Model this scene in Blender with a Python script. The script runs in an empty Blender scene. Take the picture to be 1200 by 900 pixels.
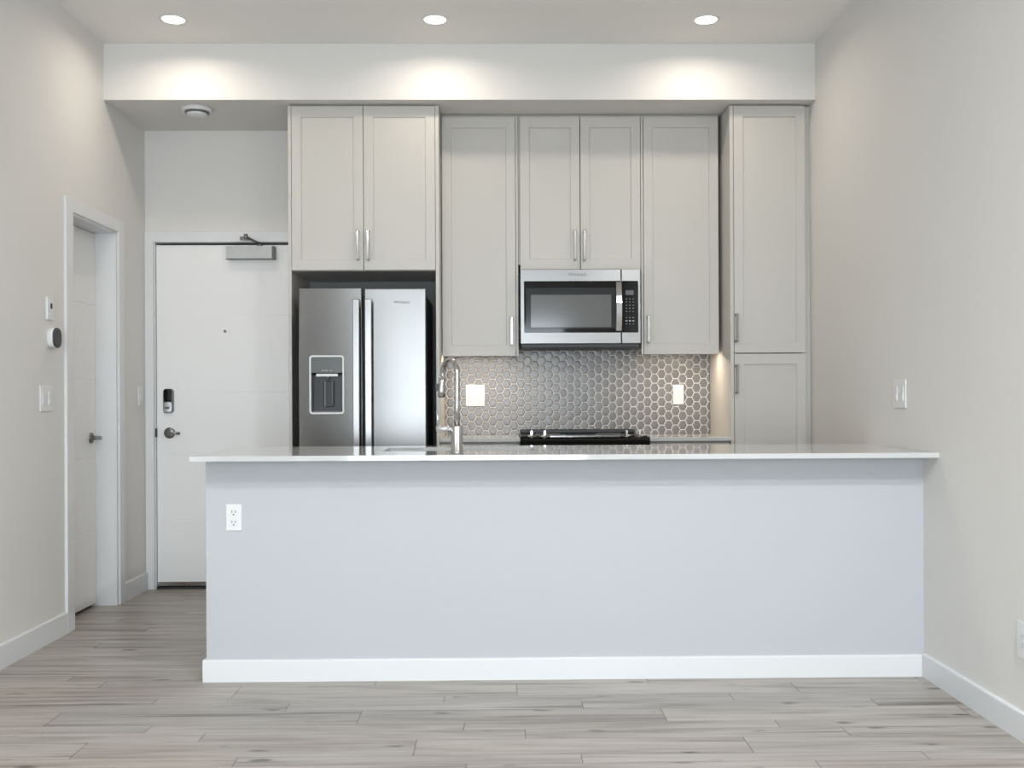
import bpy, bmesh, math, random
from mathutils import Vector, Matrix
random.seed(7)
PI = math.pi
C = bpy.context.scene.collection
scn = bpy.context.scene

# ------------------------------------------------------------------ camera
F_PX = 1180.0
cam_d = bpy.data.cameras.new('camera'); cam = bpy.data.objects.new('camera', cam_d); C.objects.link(cam)
cam_d.sensor_width = 36.0; cam_d.lens = 36.0*F_PX/1200.0; cam_d.shift_y = (466.5-450.0)/1200.0
cam_d.clip_start = 0.05; cam_d.clip_end = 60
cam.matrix_world = (Matrix.Translation((0, 0, 1.19)) @ Matrix.Rotation(-0.01344, 4, 'Z')
                    @ Matrix.Rotation(PI/2, 4, 'X') @ Matrix.Rotation(-0.00445, 4, 'Z'))
scn.camera = cam

# ------------------------------------------------------------------ exposure, world
vs = scn.view_settings
vs.view_transform = 'Standard'; vs.look = 'None'; vs.gamma = 1.0; vs.use_curve_mapping = False
vs.exposure = 0.54
w = bpy.data.worlds.new('world'); scn.world = w; w.use_nodes = True
w.node_tree.nodes['Background'].inputs[0].default_value = (0.80, 0.90, 1.0, 1)
w.node_tree.nodes['Background'].inputs[1].default_value = 1.5

WINDOW_W = 138.0          # daylight through the living-room window
DOWN_W = 2.9             # each recessed kitchen downlight
FILL_W = 22.5            # each unseen living-room downlight, added as fill
UNDER_W = 1.6             # each under-cabinet strip
C_DAY = (0.82, 0.92, 1.0)
C_FILL = (0.92, 0.965, 1.0)
C_WARM = (1.0, 0.90, 0.77)
C_STRIP = (1.0, 0.84, 0.66)

def area(name, loc, rot, sx, sy, watt, col, shape='RECTANGLE', spread=PI, parent=None):
    l = bpy.data.lights.new(name, 'AREA'); l.shape = shape; l.size = sx
    if shape in ('RECTANGLE', 'ELLIPSE'): l.size_y = sy
    l.energy = watt; l.color = col; l.spread = spread
    o = bpy.data.objects.new(name, l); o.location = loc; o.rotation_euler = rot; C.objects.link(o)
    if parent is not None:
        o.parent = parent; o.location = Vector(loc)-WL[parent.name]
    return o
WL = {}

# room numbers (metres)
XL, XR = -2.215, 1.807
YB, YF = 6.355, -2.6       # kitchen/entry wall, window wall behind the viewer
ZC, ZS = 3.195, 2.8785     # ceiling, underside of the soffit
YS = 5.697                 # soffit face
WX0, WX1, WZ0, WZ1 = -1.68, 1.00, 0.06, 2.32    # window opening behind the viewer
area('window_daylight', ((WX0+WX1)/2, YF-0.13, (WZ0+WZ1)/2), (PI/2, 0, 0), WX1-WX0, WZ1-WZ0, WINDOW_W, C_DAY)

# ------------------------------------------------------------------ materials
def mat(name, col, rough=0.5, metal=0.0, spec=0.5, coat=0.0, bump=None, var=None, aniso=0.0, em=None):
    m = bpy.data.materials.new(name); m.use_nodes = True
    nt = m.node_tree; b = nt.nodes['Principled BSDF']
    b.inputs['Base Color'].default_value = (*col, 1)
    b.inputs['Roughness'].default_value = rough; b.inputs['Metallic'].default_value = metal
    b.inputs['Specular IOR Level'].default_value = spec; b.inputs['Coat Weight'].default_value = coat
    b.inputs['Coat Roughness'].default_value = 0.05
    if aniso:
        b.inputs['Anisotropic'].default_value = aniso
        b.inputs['Anisotropic Rotation'].default_value = 0.25
        tg = nt.nodes.new('ShaderNodeTangent'); tg.direction_type = 'RADIAL'; tg.axis = 'Z'
        nt.links.new(tg.outputs[0], b.inputs['Tangent'])
    if em:
        b.inputs['Emission Color'].default_value = (*em[0], 1); b.inputs['Emission Strength'].default_value = em[1]
    tc = nt.nodes.new('ShaderNodeTexCoord')
    if var:                    # (scale vector, amount)
        mp = nt.nodes.new('ShaderNodeMapping'); mp.inputs['Scale'].default_value = var[0]
        n = nt.nodes.new('ShaderNodeTexNoise'); n.inputs['Scale'].default_value = 1.0; n.inputs['Detail'].default_value = 3
        nt.links.new(tc.outputs['Object'], mp.inputs[0]); nt.links.new(mp.outputs[0], n.inputs['Vector'])
        mx = nt.nodes.new('ShaderNodeMix'); mx.data_type = 'RGBA'
        a = var[1]
        mx.inputs[6].default_value = (*[c*(1-a) for c in col], 1); mx.inputs[7].default_value = (*[min(1, c*(1+a)) for c in col], 1)
        nt.links.new(n.outputs[0], mx.inputs[0]); nt.links.new(mx.outputs[2], b.inputs['Base Color'])
    if bump:                   # (scale vector, strength, distance)
        mp = nt.nodes.new('ShaderNodeMapping'); mp.inputs['Scale'].default_value = bump[0]
        n = nt.nodes.new('ShaderNodeTexNoise'); n.inputs['Scale'].default_value = 1.0; n.inputs['Detail'].default_value = 2
        nt.links.new(tc.outputs['Object'], mp.inputs[0]); nt.links.new(mp.outputs[0], n.inputs['Vector'])
        bp = nt.nodes.new('ShaderNodeBump'); bp.inputs['Strength'].default_value = bump[1]; bp.inputs['Distance'].default_value = bump[2]
        nt.links.new(n.outputs[0], bp.inputs['Height']); nt.links.new(bp.outputs[0], b.inputs['Normal'])
    return m
WALL = mat('wall_paint', (0.70, 0.682, 0.655), 0.7, spec=0.3, bump=((120,)*3, 0.05, 0.001), var=((1.2,)*3, 0.012))
CEIL = mat('ceiling_paint', (0.84, 0.82, 0.79), 0.85, spec=0.2, bump=((90,)*3, 0.05, 0.001))
TRIM = mat('trim_paint', (0.70, 0.704, 0.710), 0.38, bump=((60,)*3, 0.02, 0.001))
DOORM = mat('door_paint', (0.84, 0.83, 0.82), 0.42, bump=((60,)*3, 0.02, 0.001))
CAB = mat('cabinet_paint', (0.53, 0.507, 0.47), 0.42, var=((2,)*3, 0.01))
NICHE_SHADE = mat('shaded_niche_grey', (0.22, 0.22, 0.215), 0.6, var=((3,)*3, 0.03))  # dark grey puts the refrigerator niche's shade into the back panel colour
QUARTZ = mat('white_quartz', (0.55, 0.55, 0.545), 0.045, spec=0.6, var=((9,)*3, 0.02))
STEEL = mat('brushed_steel', (0.215, 0.211, 0.206), 0.30, 1.0, aniso=0.6, bump=((3, 3, 400), 0.05, 0.0005), var=((2, 2, 60), 0.03))
STEELF = mat('refrigerator_steel', (0.20, 0.196, 0.19), 0.25, 1.0, aniso=0.8, var=((60, 2, 2), 0.02))
HANDLEM = mat('refrigerator_handle_steel', (0.34, 0.335, 0.33), 0.22, 1.0, var=((5,)*3, 0.02))
FAUCETM = mat('faucet_steel', (0.50, 0.49, 0.48), 0.18, 1.0, var=((5,)*3, 0.02))
CHROME = mat('chrome', (0.75, 0.75, 0.76), 0.12, 1.0, var=((5,)*3, 0.01))
NICKEL = mat('satin_nickel', (0.42, 0.41, 0.40), 0.13, 1.0, var=((5,)*3, 0.02))
DARKM = mat('dark_nickel', (0.22, 0.215, 0.21), 0.32, 1.0, var=((5,)*3, 0.03))
BLACKG = mat('black_glass', (0.006, 0.006, 0.006), 0.05, spec=0.28, var=((5,)*3, 0.1))
WINGL = mat('oven_window_glass', (0.10, 0.10, 0.10), 0.12, spec=0.8, var=((900, 1, 900), 0.25))
BLACKP = mat('black_plastic', (0.018, 0.018, 0.019), 0.45, var=((20,)*3, 0.1))
GREYP = mat('grey_plastic', (0.13, 0.13, 0.135), 0.4, var=((20,)*3, 0.05))
SIDEG = mat('dark_grey_steel_case', (0.035, 0.038, 0.04), 0.5, var=((20,)*3, 0.05))
WHITEP = mat('white_plastic', (0.72, 0.72, 0.715), 0.35, var=((20,)*3, 0.01))
GROUT = mat('white_grout', (0.70, 0.685, 0.67), 0.8, bump=((300,)*3, 0.2, 0.0005))
TILE = mat('grey_glazed_tile', (0.175, 0.168, 0.164), 0.24, spec=0.55, coat=0.0, var=((9,)*3, 0.10), bump=((45,)*3, 0.12, 0.002))
RUBBER = mat('black_rubber', (0.02, 0.02, 0.02), 0.7, var=((30,)*3, 0.1))
SEAM = mat('plank_seam', (0.07, 0.06, 0.05), 0.7, var=((30,)*3, 0.1))
GREYTXT = mat('grey_print', (0.25, 0.25, 0.26), 0.4, var=((30,)*3, 0.02))
DARKTXT = mat('dark_print', (0.10, 0.10, 0.10), 0.6, var=((30,)*3, 0.02))
LGTXT = mat('light_print', (0.45, 0.46, 0.46), 0.4, var=((30,)*3, 0.02))
LCD = mat('display_screen', (0.10, 0.11, 0.12), 0.15, var=((30,)*3, 0.05))
LAMP = mat('lamp_diffuser', (1, 1, 1), 0.5, em=((1.0, 0.97, 0.92), 6.0))
STRIP = mat('strip_diffuser', (1, 1, 1), 0.5, em=((1.0, 0.86, 0.68), 4.0))

def floor_material():
    m = bpy.data.materials.new('laminate_planks'); m.use_nodes = True
    nt = m.node_tree; b = nt.nodes['Principled BSDF']; L = nt.links.new
    tc = nt.nodes.new('ShaderNodeTexCoord'); at = nt.nodes.new('ShaderNodeAttribute'); at.attribute_name = 'plank'
    off = nt.nodes.new('ShaderNodeVectorMath'); off.operation = 'SCALE'; off.inputs['Scale'].default_value = 37.0
    L(at.outputs['Color'], off.inputs[0])
    add = nt.nodes.new('ShaderNodeVectorMath'); L(tc.outputs['Object'], add.inputs[0]); L(off.outputs[0], add.inputs[1])
    def noise(scale, detail, rough, dist=0.0):
        mp = nt.nodes.new('ShaderNodeMapping'); mp.inputs['Scale'].default_value = scale
        n = nt.nodes.new('ShaderNodeTexNoise'); n.inputs['Scale'].default_value = 1; n.inputs['Detail'].default_value = detail
        n.inputs['Roughness'].default_value = rough; n.inputs['Distortion'].default_value = dist
        L(add.outputs[0], mp.inputs[0]); L(mp.outputs[0], n.inputs['Vector']); return n
    grain = noise((2.6, 40, 1), 4, 0.5, 0.6)
    band = noise((1.1, 11, 1), 3, 0.55, 0.8)
    r1 = nt.nodes.new('ShaderNodeValToRGB'); e = r1.color_ramp.elements
    e[0].position = 0.28; e[0].color = (0.195, 0.165, 0.137, 1)
    e[1].position = 0.68; e[1].color = (0.435, 0.402, 0.365, 1)
    k = e.new(0.5); k.color = (0.350, 0.317, 0.281, 1)
    mixf = nt.nodes.new('ShaderNodeMath'); mixf.operation = 'MULTIPLY_ADD'; mixf.inputs[1].default_value = 0.38
    sc = nt.nodes.new('ShaderNodeMath'); sc.operation = 'MULTIPLY'; sc.inputs[1].default_value = 0.62
    L(band.outputs[0], sc.inputs[0]); L(grain.outputs[0], mixf.inputs[0]); L(sc.outputs[0], mixf.inputs[2]); L(mixf.outputs[0], r1.inputs[0])
    # plank to plank tone
    hs = nt.nodes.new('ShaderNodeHueSaturation')
    mr = nt.nodes.new('ShaderNodeMapRange'); mr.inputs[3].default_value = 0.92; mr.inputs[4].default_value = 1.07
    sx = nt.nodes.new('ShaderNodeSeparateColor'); L(at.outputs['Color'], sx.inputs[0]); L(sx.outputs[0], mr.inputs[0])
    L(mr.outputs[0], hs.inputs['Value']); L(r1.outputs[0], hs.inputs['Color'])
    mr2 = nt.nodes.new('ShaderNodeMapRange'); mr2.inputs[3].default_value = 0.85; mr2.inputs[4].default_value = 1.15
    L(sx.outputs[1], mr2.inputs[0]); L(mr2.outputs[0], hs.inputs['Saturation'])
    # knots: stretched voronoi spots
    mp = nt.nodes.new('ShaderNodeMapping'); mp.inputs['Scale'].default_value = (3.0, 10.0, 1)
    vo = nt.nodes.new('ShaderNodeTexVoronoi'); vo.inputs['Scale'].default_value = 1; vo.inputs['Randomness'].default_value = 1
    wob = noise((14, 60, 1), 3, 0.6)
    L(add.outputs[0], mp.inputs[0]); L(mp.outputs[0], vo.inputs['Vector'])
    dm = nt.nodes.new('ShaderNodeMath'); dm.operation = 'MULTIPLY_ADD'; dm.inputs[1].default_value = 0.30
    L(wob.outputs[0], dm.inputs[0]); L(vo.outputs['Distance'], dm.inputs[2])
    kr = nt.nodes.new('ShaderNodeValToRGB'); ke = kr.color_ramp.elements
    ke[0].position = 0.20; ke[0].color = (0.30, 0.28, 0.26, 1); ke[1].position = 0.30; ke[1].color = (1, 1, 1, 1)
    L(dm.outputs[0], kr.inputs[0])
    mu = nt.nodes.new('ShaderNodeMix'); mu.data_type = 'RGBA'; mu.blend_type = 'MULTIPLY'; mu.inputs[0].default_value = 1
    L(hs.outputs[0], mu.inputs[6]); L(kr.outputs[0], mu.inputs[7])
    # dark mineral streaks
    st = noise((0.9, 24, 1), 3, 0.5, 0.3)
    sr = nt.nodes.new('ShaderNodeValToRGB'); se = sr.color_ramp.elements
    se[0].position = 0.30; se[0].color = (0.50, 0.47, 0.44, 1); se[1].position = 0.42; se[1].color = (1, 1, 1, 1)
    L(st.outputs[0], sr.inputs[0])
    m2 = nt.nodes.new('ShaderNodeMix'); m2.data_type = 'RGBA'; m2.blend_type = 'MULTIPLY'; m2.inputs[0].default_value = 1
    L(mu.outputs[2], m2.inputs[6]); L(sr.outputs[0], m2.inputs[7])
    L(m2.outputs[2], b.inputs['Base Color'])
    b.inputs['Roughness'].default_value = 0.34; b.inputs['Specular IOR Level'].default_value = 0.5
    bp = nt.nodes.new('ShaderNodeBump'); bp.inputs['Strength'].default_value = 0.12; bp.inputs['Distance'].default_value = 0.001
    L(grain.outputs[0], bp.inputs['Height']); L(bp.outputs[0], b.inputs['Normal'])
    return m
FLOOR = floor_material()

# ------------------------------------------------------------------ mesh helpers
def B(): return bmesh.new()
def box(bm, x0, x1, y0, y1, z0, z1, bev=0.0, seg=2, mi=0):
    vs_ = [bm.verts.new(p) for p in ((x0,y0,z0),(x1,y0,z0),(x1,y1,z0),(x0,y1,z0),(x0,y0,z1),(x1,y0,z1),(x1,y1,z1),(x0,y1,z1))]
    fs = [bm.faces.new([vs_[i] for i in q]) for q in ((0,3,2,1),(4,5,6,7),(0,1,5,4),(1,2,6,5),(2,3,7,6),(3,0,4,7))]
    for f in fs: f.material_index = mi
    if bev > 0:
        es = list({e for f in fs for e in f.edges})
        r = bmesh.ops.bevel(bm, geom=es, offset=bev, segments=seg, affect='EDGES', profile=0.5)
        for f in r['faces']: f.material_index = mi
    return bm
def rbox(bm, x0, x1, y0, y1, z0, z1, r, seg=5, axis='y', mi=0):
    """box with rounded corners seen along the axis"""
    if axis == 'y': a0,a1,b0,b1,c0,c1 = x0,x1,z0,z1,y0,y1; P = lambda a,b,c:(a,c,b)
    elif axis == 'z': a0,a1,b0,b1,c0,c1 = x0,x1,y0,y1,z0,z1; P = lambda a,b,c:(a,b,c)
    else: a0,a1,b0,b1,c0,c1 = y0,y1,z0,z1,x0,x1; P = lambda a,b,c:(c,a,b)
    pts = []
    for ca,cb,s in ((a1-r,b0+r,-PI/2),(a1-r,b1-r,0),(a0+r,b1-r,PI/2),(a0+r,b0+r,PI)):
        for i in range(seg+1):
            t = s+PI/2*i/seg; pts.append((ca+r*math.cos(t), cb+r*math.sin(t)))
    lo = [bm.verts.new(P(a,b,c0)) for a,b in pts]; hi = [bm.verts.new(P(a,b,c1)) for a,b in pts]
    n = len(pts)
    fs = [bm.faces.new(lo[::-1]), bm.faces.new(hi)]+[bm.faces.new((lo[i],lo[(i+1)%n],hi[(i+1)%n],hi[i])) for i in range(n)]
    for f in fs: f.material_index = mi
    return bm
def cyl(bm, p0, p1, r, r2=None, n=32, mi=0):
    p0, p1 = Vector(p0), Vector(p1); d = (p1-p0); q = d.to_track_quat('Z', 'Y')
    r2 = r if r2 is None else r2
    a = [bm.verts.new(p0+q@Vector((r*math.cos(2*PI*i/n), r*math.sin(2*PI*i/n), 0))) for i in range(n)]
    b = [bm.verts.new(p1+q@Vector((r2*math.cos(2*PI*i/n), r2*math.sin(2*PI*i/n), 0))) for i in range(n)]
    fs = [bm.faces.new(a[::-1]), bm.faces.new(b)]
    for i in range(n):
        f = bm.faces.new((a[i], a[(i+1)%n], b[(i+1)%n], b[i])); f.smooth = True; fs.append(f)
    for f in fs: f.material_index = mi
    return bm
def lathe(bm, prof, c, axis='z', n=48, mi=0):
    """prof: (radius, height) list; c centre; axis z/-y/x"""
    c = Vector(c); rings = []
    def P(r, h, t):
        a, b = r*math.cos(t), r*math.sin(t)
        if axis == 'z': return c+Vector((a, b, h))
        if axis == '-y': return c+Vector((a, -h, b))
        if axis == 'x': return c+Vector((h, a, b))
    for r, h in prof:
        rings.append([bm.verts.new(P(r, h, 2*PI*i/n)) for i in range(n)] if r > 1e-6 else [bm.verts.new(P(0, h, 0))])
    for a, b in zip(rings, rings[1:]):
        for i in range(n):
            va = (a[i], a[(i+1)%n]) if len(a) > 1 else (a[0],); vb = (b[(i+1)%n], b[i]) if len(b) > 1 else (b[0],)
            if len(va)+len(vb) < 3: continue
            f = bm.faces.new(va+vb); f.smooth = True; f.material_index = mi
    return bm
def tube(bm, pts, r, n=20, mi=0, radii=None):
    pts = [Vector(p) for p in pts]; up = Vector((0, 0, 1)); rings = []; prev = None
    for i, p in enumerate(pts):
        t = (pts[min(i+1, len(pts)-1)]-pts[max(i-1, 0)]).normalized()
        if prev is None:
            s = t.cross(Vector((0, 1, 0.01))).normalized()
        else:
            s = (prev-t*prev.dot(t)).normalized()
        prev = s; u = t.cross(s); rr = radii[i] if radii else r
        rings.append([bm.verts.new(p+s*rr*math.cos(2*PI*k/n)+u*rr*math.sin(2*PI*k/n)) for k in range(n)])
    for a, b in zip(rings, rings[1:]):
        for k in range(n):
            f = bm.faces.new((a[k], a[(k+1)%n], b[(k+1)%n], b[k])); f.smooth = True; f.material_index = mi
    for f in (bm.faces.new(rings[0][::-1]), bm.faces.new(rings[-1])): f.material_index = mi
    return bm
def empty(name, loc, label=None, cat=None, group=None, kind=None):
    o = bpy.data.objects.new(name, None); C.objects.link(o); o.location = loc; o.empty_display_size = 0.1
    WL[o.name] = Vector(loc); tag(o, label, cat, group, kind); return o
def tag(o, label=None, cat=None, group=None, kind=None):
    if label: o['label'] = label
    if cat: o['category'] = cat
    if group: o['group'] = group
    if kind: o['kind'] = kind
    return o
def obj(name, bm, m, parent=None, origin=None, label=None, cat=None, group=None, kind=None):
    """world-coordinate bmesh -> one mesh object; parts are stored relative to their thing"""
    bmesh.ops.recalc_face_normals(bm, faces=bm.faces)
    me = bpy.data.meshes.new(name)
    base = WL[parent.name] if parent is not None else Vector(origin or (0, 0, 0))
    for v in bm.verts: v.co -= base
    bm.to_mesh(me); bm.free()
    for k in (m if isinstance(m, (list, tuple)) else [m]): me.materials.append(k)
    o = bpy.data.objects.new(name, me); C.objects.link(o)
    if parent is not None: o.parent = parent
    else: o.location = base
    WL[o.name] = base
    return tag(o, label, cat, group, kind)
def struct(name, bm, m, parent=None, **k): return obj(name, bm, m, parent, kind=None if parent else 'structure', **k)
def text(name, s, size, loc, m, parent, ext=0.0004, sx=1.0):
    cu = bpy.data.curves.new(name, 'FONT'); cu.body = s; cu.size = size; cu.extrude = ext; cu.align_x = 'CENTER'; cu.align_y = 'CENTER'
    t = bpy.data.objects.new('t', cu); C.objects.link(t)
    bpy.context.view_layer.update()
    me = bpy.data.meshes.new_from_object(t.evaluated_get(bpy.context.evaluated_depsgraph_get()))
    bpy.data.objects.remove(t)
    bm = B(); bm.from_mesh(me)
    bmesh.ops.transform(bm, matrix=Matrix.Translation(loc) @ Matrix.Rotation(PI/2, 4, 'X') @ Matrix.Diagonal((sx, 1, 1, 1)), verts=bm.verts)
    return obj(name, bm, m, parent)

# ------------------------------------------------------------------ the room
T = 0.16
DY0, DY1, DZ = 5.256, 5.874, 2.168            # inner door opening in the left wall
BY0, BY1, BZ = -2.5, 0.35, 2.45               # added opening to an unseen dark box, darkens the refrigerator's reflection
bm = B(); box(bm, XL-T, XL, YF-T, BY0, 0, ZC); box(bm, XL-T, XL, BY0, BY1, BZ, ZC); box(bm, XL-T, XL, BY1, DY0, 0, ZC); box(bm, XL-T, XL, DY1, YB+T, 0, ZC); box(bm, XL-T, XL, DY0, DY1, DZ, ZC)
struct('wall_left', bm, WALL)
EX0, EX1, EZ = -2.156, -1.272, 2.180          # entry door opening in the back wall
bm = B(); box(bm, XL, EX0, YB, YB+T, 0, ZC); box(bm, EX1, XR, YB, YB+T, 0, ZC); box(bm, EX0, EX1, YB, YB+T, EZ, ZC)
struct('wall_back', bm, WALL)
struct('wall_right', box(B(), XR, XR+T, YF-T, YB+T, 0, ZC), WALL)
bm = B(); box(bm, XL, WX0, YF-T, YF, 0, ZC); box(bm, WX1, XR, YF-T, YF, 0, ZC)
box(bm, WX0, WX1, YF-T, YF, 0, WZ0); box(bm, WX0, WX1, YF-T, YF, WZ1, ZC)
struct('wall_front', bm, WALL)
DARKBOX = mat('dark_box_paint', (0.16, 0.15, 0.14), 0.8, var=((2,)*3, 0.05))  # darkness painted into the walls of the added boxes
def shell(name, x0, x1, y0, y1, z0, z1, skip):
    bm = B(); h = 0.05
    if 'x1' not in skip: box(bm, x1, x1+h, y0-h, y1+h, z0, z1)
    if 'x0' not in skip: box(bm, x0-h, x0, y0-h, y1+h, z0, z1)
    if 'y0' not in skip: box(bm, x0, x1, y0-h, y0, z0, z1)
    if 'y1' not in skip: box(bm, x0, x1, y1, y1+h, z0, z1)
    box(bm, x0-h*('x0' not in skip), x1+h*('x1' not in skip), y0-h*('y0' not in skip), y1+h*('y1' not in skip), z1, z1+h)
    box(bm, x0-h*('x0' not in skip), x1+h*('x1' not in skip), y0-h*('y0' not in skip), y1+h*('y1' not in skip), z0-h, z0)
    return struct(name, bm, DARKBOX)
shell('wall_dark_box', XL-T-2.6, XL-T-0.001, BY0-0.3, BY1+0.3, 0, 2.6, ('x1',))  # unseen box added to give the left refrigerator door a dark reflection
shell('wall_leak_block_left', XL-T-0.8, XL-T-0.001, DY0-0.1, DY1+0.1, 0, 2.4, ('x1',))  # unseen box added behind the inner door to stop light leaks
shell('wall_leak_block_entry', EX0-0.1, EX1+0.1, YB+T+0.001, YB+T+1.2, 0, 2.4, ('y0',))  # unseen box added behind the entry door to stop light leaks
struct('ceiling', box(B(), XL-T, XR+T, YF-T, YB+T, ZC, ZC+0.12), CEIL)
struct('wall_soffit', box(B(), XL, XR, YS, YB, ZS, ZC), WALL)
bm = B()
for x in (WX0, WX0+0.88, WX0+1.77, WX1-0.06): box(bm, x, x+0.06, YF-0.10, YF-0.03, WZ0, WZ1, 0.004)
box(bm, WX0, WX1, YF-0.10, YF-0.03, WZ0, WZ0+0.07, 0.004); box(bm, WX0, WX1, YF-0.10, YF-0.03, WZ1-0.07, WZ1, 0.004)
struct('window_1', bm, TRIM)

# floor planks: rows run left to right, three widths repeating
def make_floor():
    bm = B(); lay = bm.loops.layers.float_color.new('plank')
    Wd = [0.157, 0.080, 0.098]                 # wide, narrow, middle, going towards the viewer
    g = 0.0010; gy = 0.0005; Lp = 1.14
    known = {0: 0.07, 1: -0.22, 2: 0.32, 3: -0.525, 4: -0.13, 5: 0.09, 6: -0.29, 7: 0.27, 8: -0.11, -1: -1.66, -2: -1.83}
    y = 4.185; row = 0
    rows = []
    while y > YF-0.01: rows.append((row, y-Wd[row % 3], y)); y -= Wd[row % 3]; row += 1
    y = 4.185; row = -1
    while y < YB+0.04: rows.append((row, y, y+Wd[row % 3])); y += Wd[row % 3]; row -= 1
    for row, y0, y1 in rows:
        rr = random.Random(row*13+5)
        j = known.get(row, rr.uniform(-1, 1)*0.57)
        x = j-Lp*math.ceil((j-(XL-T))/Lp)
        while x < XR:
            a, b = max(x, XL-T), min(x+Lp, XR)
            if b-a > 0.01:
                v = [bm.verts.new(p) for p in ((a+g,y0+gy,0),(b-g,y0+gy,0),(b-g,y1-gy,0),(a+g,y1-gy,0))]
                f = bm.faces.new(v); c = (rr.random(), rr.random(), rr.random(), 1)
                for l in f.loops: l[lay] = c
            x += Lp
    box(bm, XL-T, XR+T, YF-T, YB+T, -0.08, -0.0012, mi=1)
    struct('floor', bm, [FLOOR, SEAM])
make_floor()

# baseboards
def board(bm, x0, x1, y0, y1, h, side):
    """side: direction the board faces"""
    box(bm, x0, x1, y0, y1, 0, h, 0.0)
    t = h-0.004
    top = [e for e in bm.edges if all(abs(v.co.z-h) < 1e-6 for v in e.verts)]
    sel = [e for e in top if (side == 'x+' and all(abs(v.co.x-x1) < 1e-6 for v in e.verts)) or (side == 'x-' and all(abs(v.co.x-x0) < 1e-6 for v in e.verts)) or (side == 'y-' and all(abs(v.co.y-y0) < 1e-6 for v in e.verts))]
    if sel: bmesh.ops.bevel(bm, geom=sel, offset=0.006, segments=3, affect='EDGES', profile=0.5)
bm = B(); board(bm, XL, XL+0.015, BY1+0.08, 5.163, 0.109, 'x+'); struct('baseboard_left', bm, TRIM)
bm = B(); board(bm, XL, XL+0.015, 5.967, YB-0.016, 0.109, 'x+'); struct('baseboard_entry', bm, TRIM)
PX0, PY0 = -1.236, 4.264
bm = B(); board(bm, XR-0.015, XR, YF, PY0-0.015, 0.100, 'x-'); struct('baseboard_right', bm, TRIM)
bm = B(); board(bm, XL+0.015, WX0-0.1, YF, YF+0.015, 0.105, ''); board(bm, WX1+0.1, XR-0.015, YF, YF+0.015, 0.105, ''); struct('baseboard_front', bm, TRIM)

# inner door in the left wall
def jamb_and_casing(name, label):
    bm = B(); cw = 0.080
    box(bm, XL, XL+0.016, DY0-cw-0.012, DY0-0.005, 0, DZ+0.066, 0.002)
    box(bm, XL, XL+0.016, DY1+0.005, DY1+cw+0.006, 0, DZ+0.066, 0.002)
    box(bm, XL, XL+0.0155, DY0-0.0055, DY1+0.0055, DZ-0.004, DZ+0.066, 0.002)
    # jambs lining the opening
    box(bm, XL-T, XL+0.004, DY0, DY0+0.016, 0, DZ); box(bm, XL-T, XL+0.004, DY1-0.016, DY1, 0, DZ); box(bm, XL-T, XL+0.004, DY0+0.016, DY1-0.016, DZ-0.016, DZ)
    return struct(name, bm, TRIM)
jamb_and_casing('trim_1', None)
XD = -2.333
def slab_x(bm, x_face, y0, y1, z0, z1, grooves, thick=0.04):
    """door slab facing +x with horizontal V grooves"""
    zs = [z0]
    prof = [(x_face, z0)]
    for g in grooves: prof += [(x_face, g-0.004), (x_face-0.0022, g), (x_face, g+0.004)]
    prof.append((x_face, z1))
    a = [bm.verts.new((x, y0, z)) for x, z in prof]; b = [bm.verts.new((x, y1, z)) for x, z in prof]
    for i in range(len(prof)-1): bm.faces.new((a[i], b[i], b[i+1], a[i+1]))
    c = [bm.verts.new(p) for p in ((x_face-thick, y0, z0), (x_face-thick, y0, z1), (x_face-thick, y1, z1), (x_face-thick, y1, z0))]
    bm.faces.new(c); bm.faces.new(a+[c[1], c[0]]); bm.faces.new(b+[c[2], c[3]])
    bm.faces.new((a[0], b[0], c[3], c[0])); bm.faces.new((a[-1], b[-1], c[2], c[1]))
d1 = empty('door_1', (XD, DY0+0.02, 0), kind='structure')
bm = B(); slab_x(bm, XD, DY0+0.019, DY1-0.019, 0.018, DZ-0.019, (0.438, 0.859, 1.302, 1.735), 0.035)
obj('door_slab', bm, DOORM, d1)
bm = B(); lathe(bm, [(0, 0.010), (0.024, 0.010), (0.030, 0.007), (0.031, 0)], (XD, 5.795, 0.972), 'x', 32)
cyl(bm, (XD+0.008, 5.795, 0.972), (XD+0.058, 5.795, 0.972), 0.011, 0.010, 20)
tube(bm, [(XD+0.048, 5.805, 0.972), (XD+0.052, 5.78, 0.972), (XD+0.052, 5.72, 0.972), (XD+0.048, 5.675, 0.972)], 0.008, 14)
lh = obj('lever_handle', bm, DARKM, d1)
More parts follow.
